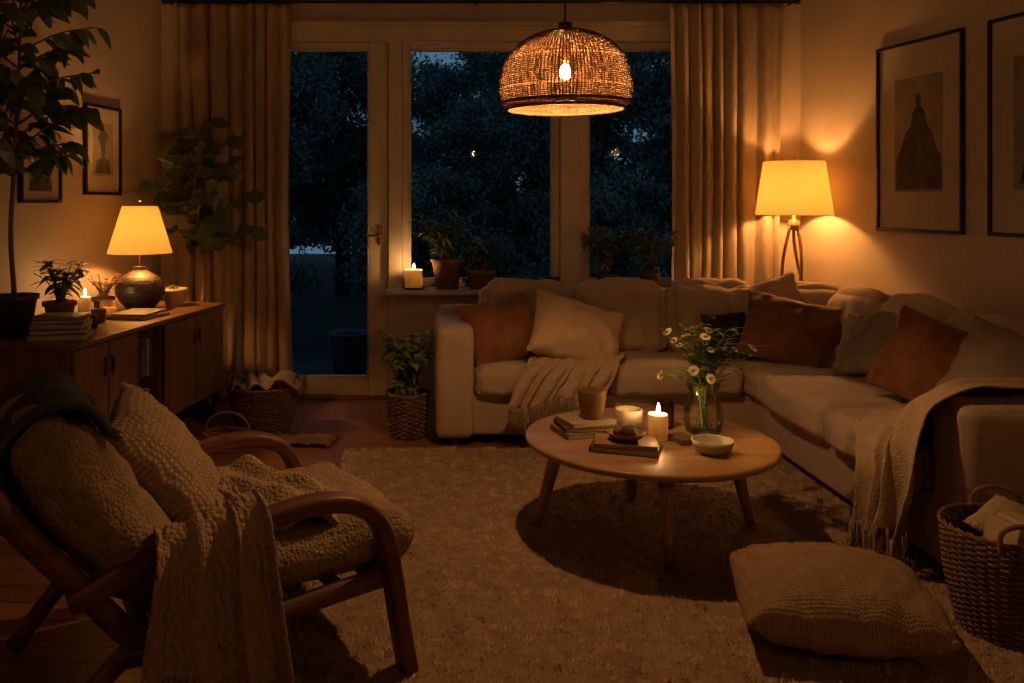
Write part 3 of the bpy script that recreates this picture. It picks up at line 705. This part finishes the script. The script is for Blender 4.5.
# ------------------------------------------------------------------ sideboard
SBx,SBy=-1.59,3.90; ang=math.atan2(.982,.187); Lb=1.68; Db=.56
sb=thing('sideboard','long walnut sideboard with doors and open shelf','sideboard',(SBx,SBy,0),ang)
MB().box((Lb/2,Db/2,.737),(Lb+.02,Db+.015,.026),.004).mk('top_panel',m_sidetop,sb,smooth=False)
b=MB(); z0,z1=.18,.724
b.box((Lb/2,Db/2+.01,z0+.01),(Lb,Db-.02,.02),.002); b.box((.01,Db/2+.01,(z0+z1)/2),(.02,Db-.02,z1-z0),.002); b.box((Lb-.01,Db/2+.01,(z0+z1)/2),(.02,Db-.02,z1-z0),.002)
for x in (.60,.88): b.box((x,Db/2+.01,(z0+z1)/2),(.018,Db-.03,z1-z0-.002),.001)
b.box((Lb/2,Db-.008,(z0+z1)/2),(Lb-.02,.012,z1-z0),.0)
b.box((.74,Db/2+.03,.45),(.262,Db-.08,.016),.001)
b.mk('carcass',m_side,sb,smooth=False)
for x0_,x1_ in ((.012,.30),(.304,.592),(.888,1.27),(1.274,1.668)):
    d=MB().box(((x0_+x1_)/2,.008,(z0+z1)/2+.004),(x1_-x0_-.004,.02,z1-z0-.02),.003).mk('door',m_side,sb,smooth=False)
    k=MB(); kx=(x1_-.03 if x0_ in(.012,.888) else x0_+.03); k.box((kx,-.010,.60),(.012,.018,.09),.004); k.mk('handle',m_brass,d,smooth=False)
for x in (.08,Lb-.08):
    for y in (.07,Db-.07): MB().tube([(x,y,.0),(x,y,.19)],[.014,.022],14).mk('leg',m_side,sb)
ux=Vector((.187,.982)); uy=Vector((-.982,.187))
def sbp(a,b_): p=Vector((SBx,SBy))+ux*a+uy*b_; return p.x,p.y
for lv,zz in ((0,.202),(1,.460)):
    for i in range(5):
        a=.628+.034*i+.008*(i%2); x,y=sbp(a+.01,.11); hh_=(.19 if lv==0 else .2)-.02*(i%3)
        c=[(.3,.24,.16),(.12,.08,.06),(.2,.1,.06),(.35,.3,.22),(.07,.08,.08)][i]
        M=Matrix.Translation((x,y,zz))@Matrix.Rotation(ang,4,'Z')
        mm=mat('book_cover',c,rough=.6); o=MB().box((0,0,hh_/2),(.026,.16,hh_),.002).mk('book',mm,M=M,smooth=False)
        top(o,'upright book on the open sideboard shelf','book','books on the sideboard shelf')
TZ2=.7505
LX,LY=-1.70,5.18
e=thing('table_lamp','lit table lamp with bulbous dark ceramic base and cream shade','lamp',(LX,LY,TZ2))
lp=cr([(.078,0,0),(.085,0,.015),(.115,0,.05),(.140,0,.09),(.147,0,.13),(.138,0,.165),(.11,0,.20),(.07,0,.225),(.04,0,.242),(.037,0,.255),(.042,0,.264)],6)
MB().lathe([(0,0)]+[(p.x+.0016*math.sin(i*2.1),p.z) for i,p in enumerate(lp)]+[(0,.266)],64,caps=False).mk('lamp_base',m_ceram,e)
b=MB(); b.tube([(0,0,.262),(0,0,.40)],.008,10); b.tube([(0,0,.40),(0,0,.44)],.018,12); b.mk('lamp_stem',m_brass,e)
MB().lathe([(.19,.345),(.188,.352),(.105,.625),(.103,.63)],64,caps=False).mk('lamp_shade',m_shade,e,solid=.002)
b=MB(); 
for k in range(3): b.tube([(0,0,.60),(.105*math.cos(k*2.09),.105*math.sin(k*2.09),.615)],.002,5)
b.tube([(0,0,.44),(.035,0,.47),(.06,0,.53),(.0,0,.60),(0,0,.66)],.002,5); b.lathe([(.002,.655),(.009,.665),(.004,.68)],10); b.mk('shade_carrier',m_brass,e)
MB().lathe([(.01,.44),(.02,.455),(.03,.48),(.03,.5),(.018,.52),(.002,.528)],20).mk('bulb',emis('table_lamp_bulb',WARM,18/(pi*.0085)),e)
z=TZ2
for (w,d,h,rz,c) in ((.30,.22,.018,1.3,(.12,.1,.08)),(.28,.2,.014,1.45,(.2,.16,.12))):
    book((-1.60,4.86,z),w,d,h,rz,c,'large flat book beside the table lamp','books beside the lamp'); z+=h+.0006
z=TZ2
for i,(w,d,h,rz,c) in enumerate(((.27,.2,.03,.15,(.12,.1,.09)),(.26,.19,.022,.3,(.2,.17,.14)),(.25,.18,.026,.1,(.07,.06,.055)),(.24,.18,.018,.25,(.22,.19,.16)),(.22,.17,.014,.0,(.14,.1,.08)))):
    book((-1.725,4.10,z),w,d,h,rz,c,'hardback book in a stack near the sideboard end','books near the sideboard end'); z+=h+.0006
candle((-1.86,4.73,TZ2+.0005),.034,.13,'lit ivory pillar candle on the sideboard')
e=thing('cup','small pale ceramic cup on the sideboard','cup',(-1.74,4.62,TZ2)); MB().lathe([(0,0),(.03,0),(.036,.01),(.042,.075),(.039,.075),(.033,.012),(0,.008)],28,caps=False).mk('cup_body',m_pot,e)
jar((-1.79,4.92,TZ2+.0005),.05,.085,'round smoked glass votive on the sideboard',m_amber,1.05)
candle((-1.79,4.92,TZ2+.009),.036,.04,'small unlit candle inside a glass votive',False)
e=thing('cup','small dark cup beside the candle','cup',(-1.70,4.40,TZ2)); MB().lathe([(0,0),(.03,0),(.036,.01),(.04,.07),(.037,.07),(.033,.012),(0,.008)],28,caps=False).mk('cup_body',m_potd,e)

# ------------------------------------------------------------------ floor lamp
FLX,FLY=2.515,5.74
e=thing('floor_lamp','lit floor lamp with cream drum shade and twisted wooden legs','lamp',(FLX,FLY,0))
for k in range(3):
    a=pi/2+k*2*pi/3+.25; pts=[]
    for j in range(13):
        t=j/12; rd=.155*(1-t)**.9+.024+.012*math.sin(t*9+k); aa=a+1.7*t*t
        pts.append((rd*math.cos(aa),rd*math.sin(aa),1.25*t))
    pts[0]=(pts[0][0]*.9,pts[0][1]*.9,0)
    MB().tube(cr(pts,3),.0105,10).mk('leg',m_side,e)
b=MB(); b.lathe([(.02,1.215),(.038,1.22),(.040,1.25),(.03,1.285),(.012,1.29),(.012,1.38)],20); b.tube([(0,0,1.38),(0,0,1.42)],.018,12)
for k in range(3): b.tube([(0,0,1.65),(.178*math.cos(k*2.09),.178*math.sin(k*2.09),1.66)],.002,5)
b.tube([(0,0,1.42),(.045,0,1.47),(.055,0,1.56),(0,0,1.65),(0,0,1.70)],.002,5); b.lathe([(.002,1.695),(.009,1.70),(.004,1.715)],10)
b.mk('lamp_stem',m_brass,e)
MB().lathe([(.244,1.32),(.243,1.326),(.193,1.672),(.191,1.678)],72,caps=False).mk('lamp_shade',m_shade,e,solid=.002)
MB().lathe([(.01,1.42),(.022,1.44),(.034,1.47),(.034,1.49),(.02,1.515),(.002,1.522)],20).mk('bulb',emis('floor_lamp_bulb',WARM,22/(pi*.0105)),e)

# ------------------------------------------------------------------ pendant
PDX,PDY,PDZ=.565,3.32,1.765
e=thing('pendant_lamp','glowing woven rattan dome pendant lamp on a cord','lamp',(PDX,PDY,PDZ))
prof=[(.225,.0),(.243,.022),(.255,.06),(.256,.105),(.247,.15),(.228,.195),(.196,.238),(.15,.272),(.10,.294),(.05,.306),(.028,.31)]
pc=cr([(r_,0,z_) for r_,z_ in prof],6)
b=MB(); rr=random.Random(5)
for k in range(120):
    a=2*pi*k/120+rr.uniform(-.005,.005); tw=rr.uniform(-.015,.015)
    pts=[]
    for j,p in enumerate(pc[::3]+[pc[-1]]):
        aa=a+tw*j/18; q=p.x+(.0015 if (j+k)%2 else -.0015); pts.append((q*math.cos(aa),q*math.sin(aa),p.z))
    b.tube(pts,.0023,4)
NR=56
for k in range(NR):
    p=pc[int((len(pc)-1)*k/NR)]
    pts=[((p.x+.0022*math.sin(a*30+k*pi))*math.cos(a),(p.x+.0022*math.sin(a*30+k*pi))*math.sin(a),p.z+.0005*math.sin(a*4+k)) for a in [2*pi*j/120 for j in range(120)]]
    b.tube(pts,.0021,4,closed=True)
b.mk('woven_shade',m_rattan,e)
b=MB(); b.tube([(.226*math.cos(a),.226*math.sin(a),0) for a in [2*pi*j/96 for j in range(96)]],.006,8,closed=True); b.tube([(.244*math.cos(a),.244*math.sin(a),.022) for a in [2*pi*j/96 for j in range(96)]],.004,8,closed=True); b.mk('rim',m_rattan,e)
b=MB(); b.tube([(0,0,.29),(0,0,.335)],.028,20); b.tube([(0,0,.175),(0,0,.29)],.017,16); b.mk('lamp_socket',m_brass,e)
MB().tube([(0,0,.33),(0,0,H-PDZ-.03)],.0035,8).mk('cord',m_black,e)
MB().lathe([(0,H-PDZ-.045),(.05,H-PDZ-.04),(.055,H-PDZ)],24,caps=False).mk('ceiling_rose',m_brass,e)
MB().lathe([(.010,.175),(.014,.168),(.020,.154),(.021,.140),(.017,.124),(.008,.116),(.001,.115)],24).mk('bulb',emis('pendant_bulb',WARM2,43/(pi*.0063)),e)

for x,pw_ in ((2.95,15),(-2.3,6)):  # invented globes behind the camera, added as soft warm fill for the foreground
    e=thing('added_fill_lamp','added globe fill light with brass plate, out of view','lamp',(x,YB,2.15),group='added fill globes')
    b=MB(); b.tube([(0,0,0),(0,.02,0)],.06,24); b.tube([(0,.02,0),(0,.11,0)],.01,10); b.mk('wall_plate',m_brass,e)
    b=MB(); b.lathe([(.07*math.sin(pi*k/14)+.0005,-.07*math.cos(pi*k/14)) for k in range(15)],24,(0,.17,0)); b.mk('globe',emis('added_fill_globe',WARM2,pw_/(pi*.0616)),e)

# ------------------------------------------------------------------ wall art
def frame(loc,w,h,nrm,label,motif,name='framed_print'):
    e=thing(name,label,'picture',(0,0,0)); M=orient(loc,nrm); e.matrix_world=M
    f=.018; b=MB()
    b.box((0,h/2-f/2,.012),(w,f,.024),.002); b.box((0,-h/2+f/2,.012),(w,f,.024),.002); b.box((w/2-f/2,0,.012),(f,h-2*f,.024),.002); b.box((-w/2+f/2,0,.012),(f,h-2*f,.024),.002)
    b.mk('picture_frame',m_black,e,smooth=False)
    MB().box((0,0,.006),(w-2*f,h-2*f,.006),0).mk('mount',m_paper,e,smooth=False)
    pw,ph=w*.56,h*.60
    MB().box((0,.01*h,.0095),(pw,ph,.001),0).mk('print',m_print,e,smooth=False)
    b=MB()
    if motif==1:
        pts=[(-.48,-.48),(.48,-.48),(.47,-.2),(.36,-.12),(.30,.0),(.20,.06),(.15,.14),(.12,.2),(.05,.24),(.06,.32),(0,.36),(-.05,.32),(-.04,.24),(-.12,.18),(-.14,.08),(-.26,.02),(-.36,-.12),(-.46,-.2)]
    else:
        pts=[(-.4,-.45),(.4,-.45),(.3,-.2),(.1,-.15),(.12,.1),(.3,.25),(.1,.35),(-.1,.38),(-.25,.2),(-.1,.05),(-.08,-.15),(-.3,-.2)]
    b.add([(x*pw,y*ph+.01*h,.0105) for x,y in pts],[tuple(range(len(pts)))]); b.mk('ink_motif',m_ink,e,smooth=False)
    return e
rn=Vector((-1,-.16,0)).normalized()
def put_r(y,z,w,h,lab,mo): p=Vector((rwx(y),y,0))+rn*.002; frame((p.x,p.y,z),w,h,rn,lab,mo)
put_r(4.957,1.79,.68,1.12,'large black-framed print of a dark figure on the wall',1)
put_r(4.12,1.79,.68,1.12,'large black-framed print beside another on the wall',0)
ln=Vector((1,-.206,0)).normalized()
def put_l(y,z,w,h,lab,mo): p=Vector((lwx(y),y,0))+ln*.002; frame((p.x,p.y,z),w,h,ln,lab,mo)
put_l(5.36,1.73,.40,.56,'tall narrow black-framed print on the wall',0)
put_l(4.76,1.55,.36,.30,'small dark-framed print behind plant leaves',1)

# ------------------------------------------------------------------ armchair
AO=Vector((-.60,2.65,0)); AA=math.atan2(.483,.876)
ch=thing('armchair','bentwood lounge armchair with nubby tan cushions','armchair',AO,AA)
for s_ in (-1,1):
    y=s_*.37
    arm=cr([(-.50,y,.42),(-.35,y,.47),(-.15,y,.512),(.02,y,.541),(.13,y,.553),(.225,y,.546),(.31,y,.506),(.36,y,.43),(.385,y,.32),(.41,y,.17),(.44,y,.01)],6)
    sq=[(.027*math.cos(t)*(1-.12*math.cos(4*t)),.041*math.sin(t)*(1-.12*math.cos(4*t))) for t in [2*pi*k/20 for k in range(20)]]
    MB().tube(arm,1,sec=sq).mk('arm_bow',m_chair,ch)
    back=cr([(-.20,y*.93,.245),(-.33,y*.93,.28),(-.46,y*.93,.43),(-.60,y*.93,.60),(-.72,y*.93,.76)],5)
    MB().tube(back,.032,14).mk('back_post',m_chair,ch)
    MB().tube(cr([(-.30,y*.93,.29),(-.42,y*.93,.2),(-.58,y*.93,.01)],5),.027,14).mk('rear_leg',m_chair,ch)
    MB().tube(cr([(-.36,y*.95,.245),(.0,y*.95,.265),(.395,y*.95,.30)],5),.029,14).mk('side_rail',m_chair,ch)
MB().tube([(.375,-.355,.30),(.375,.355,.30)],.022,12).mk('cross_rail',m_chair,ch)
MB().tube([(-.30,-.345,.26),(-.30,.345,.26)],.02,12).mk('cross_rail',m_chair,ch)
MB().tube([(-.70,-.345,.745),(-.70,.345,.745)],.022,12).mk('top_rail',m_chair,ch)
for k in range(5):
    t=k/4; MB().tube([(-.45-.22*t,-.34,.40+.30*t),(-.45-.22*t,.34,.40+.30*t)],.011,8).mk('back_slat',m_chair,ch)
for k in range(6): MB().box((-.22+.11*k,0,.275+.006*k),(.05,.66,.012),.003).mk('seat_slat',m_chair,ch,smooth=False)
M=Matrix.Translation((.095,0,.37))@Matrix.Rotation(-.04,4,'Y')
MB().rbox((0,0,0),(.82,.655,.155),.077,28,.15,.012,3,M,.004).mk('seat_cushion',m_nub,ch)
MC=Matrix.Translation((-.41,0,.585))@Matrix.Rotation(-.62,4,'Y')
MB().rbox((0,0,0),(.235,.69,.55),.115,28,.14,.018,5,MC,.006).mk('back_cushion',m_nub,ch)
AM=Matrix.Translation(AO)@Matrix.Rotation(AA,4,'Z')
def al(x,y,z): return AM@Vector((x,y,z))
def an(x,y,z): return AM.to_3x3()@Vector((x,y,z))
o=MB().pillow(.49,.49,.20,36,seed=12,wr=.014,sag=.1).mk('knit_pillow',m_knit,M=orient(al(-.18,.04,.605),an(1,-.35,.78),.12)); top(o,'square chunky knit beige pillow on the armchair','pillow')
pth=path(cr([(0,.10,.485),(0,-.10,.485),(0,-.24,.49),(0,-.31,.545),(0,-.36,.584),(0,-.412,.577),(0,-.438,.52),(0,-.443,.42),(0,-.448,.30),(0,-.455,.18)],6))
def t5(u,v):
    p=pth(u)
    nar=max(0,u-.45)
    x=-.30+v*(.30+.06*nar)-.02*nar+.025*math.sin(u*5+v*2)
    drop=(x+.07)*.24
    ph=v*19+3*NZ(v*1.8,u*.7,3)+u*1.2
    am=.40+1.2*nar
    sv=math.sin(ph); cru=.004*NZ(u*8,v*7,7)+.0018*math.sin(v*150+1.2*math.sin(u*60))
    f=(.027*(abs(sv)**1.1*(1 if sv>0 else -1))+.004*math.sin(ph*2.3))*am+.012*NZ(u*3,v*4,4)+cru
    bl=max(0,min(1,(u-.50)/.1))
    y=p.y-(f+.038*am)*bl
    z=p.z+(drop if u<.75 else drop*(1-u)*4)+(abs(f)*.9+.014)*(1-bl)+(.06*math.sin(v*5+.5)+.03*NZ(v*5,2,2))*max(0,u-.7)*3
    return al(x+.02*math.cos(ph)*am,y,max(z,.05))
throw('throw_blanket','beige knitted throw hanging over the armchair arm',t5,110,200,m_throwk,edges=(1,),fl=.14,fz=.012,seed=6,solid=.010,nf=60)
def t6(u,v):
    x=-.08+u*.36+.06*math.sin(v*5); y=-.28+v*.60
    z=.480+.018*math.sin(u*12+v*5+2*NZ(u*2,v*3,1))+.020*NZ(u*5,v*6,9)+.02*(1-u)
    if u>.85: z-=(u-.85)*.2
    return al(x,y,z)
throw('knit_blanket','chunky beige knit blanket folded on the armchair seat',t6,60,70,m_throwk,edges=(),solid=.02)
pt7=path(cr([(.118,0,.15),(.122,0,.20),(.105,0,.245),(.055,0,.278),(-.03,0,.282),(-.09,0,.255),(-.118,0,.18),(-.122,0,.0)],6))
def t7(u,v):
    p=pt7(u); y=-.26+v*.56+.04*math.sin(u*5)-.05*u
    f=.008*math.sin(v*17+u*3+2*NZ(v*2,u*2,1))+.010*NZ(u*5,v*7,3)+.020
    d=Vector((p.x,0,p.z-.12)).normalized()
    q=MC@Vector((p.x+d.x*f,y,p.z+d.z*f))
    return al(q.x,q.y,q.z)
throw('dark_throw','blue-grey throw folded over the armchair back',t7,50,50,m_navy,edges=(0,),fl=.04,fdir=(.45,.25,-.6),solid=.014)

# ------------------------------------------------------------------ garden
g=prism([(-14,6.35),(16,6.35),(16,26),(-14,26)],-.25,-.15).mk('garden_lawn',m_grass,smooth=False); top(g,'dark grass lawn outside the windows','lawn')
def leafcloud(name,seed,n,rx,ry,rz,cz,size,ncl):
    r_=np.random.default_rng(seed)
    d=r_.normal(size=(ncl,3)); d/=np.linalg.norm(d,axis=1)[:,None]; d*=r_.uniform(.35,1,(ncl,1))**.5
    C=d*np.array([rx,ry,rz])+np.array([0,0,cz]); cs=r_.uniform(.14,.30,ncl)*min(rx,rz)
    idx=r_.integers(0,ncl,n); P=C[idx]+r_.normal(size=(n,3))*cs[idx][:,None]*np.array([.6,.6,.35])
    P[:,2]=np.maximum(P[:,2],.05)
    a=r_.normal(size=(n,3)); a/=np.linalg.norm(a,axis=1)[:,None]; b=np.cross(a,r_.normal(size=(n,3))); b/=np.linalg.norm(b,axis=1)[:,None]
    s=size*r_.uniform(.6,1.3,(n,1))
    V=np.stack([P-a*s,P+b*s*.45,P+a*s,P-b*s*.45],axis=1).reshape(-1,3)
    F=np.arange(n*4).reshape(-1,4)
    me=npmesh(name,V,F,4); me.materials.append(m_gleaf); return me
crown1=leafcloud('crown',1,62000,1.4,1.15,1.7,3.1,.044,80); crown2=leafcloud('crown',2,56000,1.3,1.1,1.5,2.5,.040,85)
shrub=leafcloud('shrub',3,30000,.8,.5,.7,.85,.032,50)
hedge=leafcloud('hedge',5,90000,9.5,.45,1.6,1.8,.085,260)
rr=random.Random(21)
tb=MB(); tb.tube(cr([(0,0,0),(.05,.02,1.2),(-.05,0,2.4),(.1,.05,3.8)],5),[.12-.004*k for k in range(16)],10)
for k in range(7):
    a=k*2.4; z_=1.6+.3*k; tb.tube(cr([(0,0,z_),(.5*math.cos(a),.5*math.sin(a),z_+.35),(1.1*math.cos(a),1.1*math.sin(a),z_+.8)],4),[.05-.004*j for j in range(9)],7)
trunk=None
for i,(x,y,s_,k) in enumerate([(-2.5,10.8,1.0,0),(1.15,11.0,.8,1),(3.9,10.8,1.0,0),(-6.0,11.2,.95,1),(-1.3,14.4,1.15,1),(2.5,14.4,1.2,0),(-5.0,14.6,1.15,0),(6.4,14.4,1.1,1),(7.6,11.0,.95,0),(.95,17.8,1.0,0)]):
    e=thing('garden_tree','dark leafy tree in the garden at dusk','tree',(x,y,-.15),rr.uniform(0,6),'trees in the garden'); e.scale=(s_,s_,s_)
    if trunk is None: t_=tb.mk('trunk',m_bark,e); trunk=t_
    else: t_=trunk.copy(); t_.parent=e; COL.objects.link(t_)
    c=bpy.data.objects.new('foliage',crown1 if k==0 else crown2); COL.objects.link(c); c.parent=e; c['kind']='stuff'
c=bpy.data.objects.new('garden_hedge',hedge); COL.objects.link(c); c.location=(1,20.8,-.15); top(c,'long dense dark hedge behind the trees','hedge')
for i,(x,y,s_) in enumerate([(-2.0,8.8,.95),(.05,9.0,1.0),(1.95,8.7,.9),(3.9,8.9,.95),(-3.9,9.0,.95),(5.9,9.1,1.0),(.6,12.7,1.2),(-2.9,12.7,1.1),(4.2,12.7,1.1)]):
    c=bpy.data.objects.new('garden_shrub',shrub); COL.objects.link(c); c.location=(x,y,-.15); c.scale=(s_,s_,s_*rr.uniform(1.0,1.4)); c.rotation_euler=(0,0,rr.uniform(-.3,.3))
    top(c,'dense dark green shrub in the garden','shrub','shrubs in the garden')
e=thing('garden_planter','dark blue glazed planter standing on the lawn outside','planter',(-.62,7.5,-.15)); MB().lathe(potp(.13,.17,.42,.02),36,caps=False).mk('pot',m_blue,e); MB().lathe([(0,.39),(.16,.39)],30,caps=False).mk('soil',m_soil,e)

# ------------------------------------------------------------------ world + camera
w=bpy.data.worlds.new('dusk'); bpy.context.scene.world=w; w.use_nodes=True; nt=w.node_tree
bg=nt.nodes['Background']; tc=nd(nt,'ShaderNodeTexCoord'); sx=nd(nt,'ShaderNodeSeparateXYZ'); nt.links.new(tc.outputs['Generated'],sx.inputs[0])
rp=nd(nt,'ShaderNodeValToRGB'); rp.color_ramp.elements[0].color=(.11,.18,.25,1); rp.color_ramp.elements[1].color=(.09,.16,.27,1); rp.color_ramp.elements[0].position=.0; rp.color_ramp.elements[1].position=.6
nt.links.new(sx.outputs['Z'],rp.inputs[0]); nt.links.new(rp.outputs[0],bg.inputs[0]); bg.inputs[1].default_value=.95
cam=bpy.data.cameras.new('camera'); co=bpy.data.objects.new('camera',cam); COL.objects.link(co)
co.location=(0,0,1.4); co.rotation_euler=(pi/2,0,0); cam.sensor_width=36; cam.lens=30; cam.shift_x=.0898; cam.shift_y=-.1353; cam.clip_start=.05
bpy.context.scene.camera=co
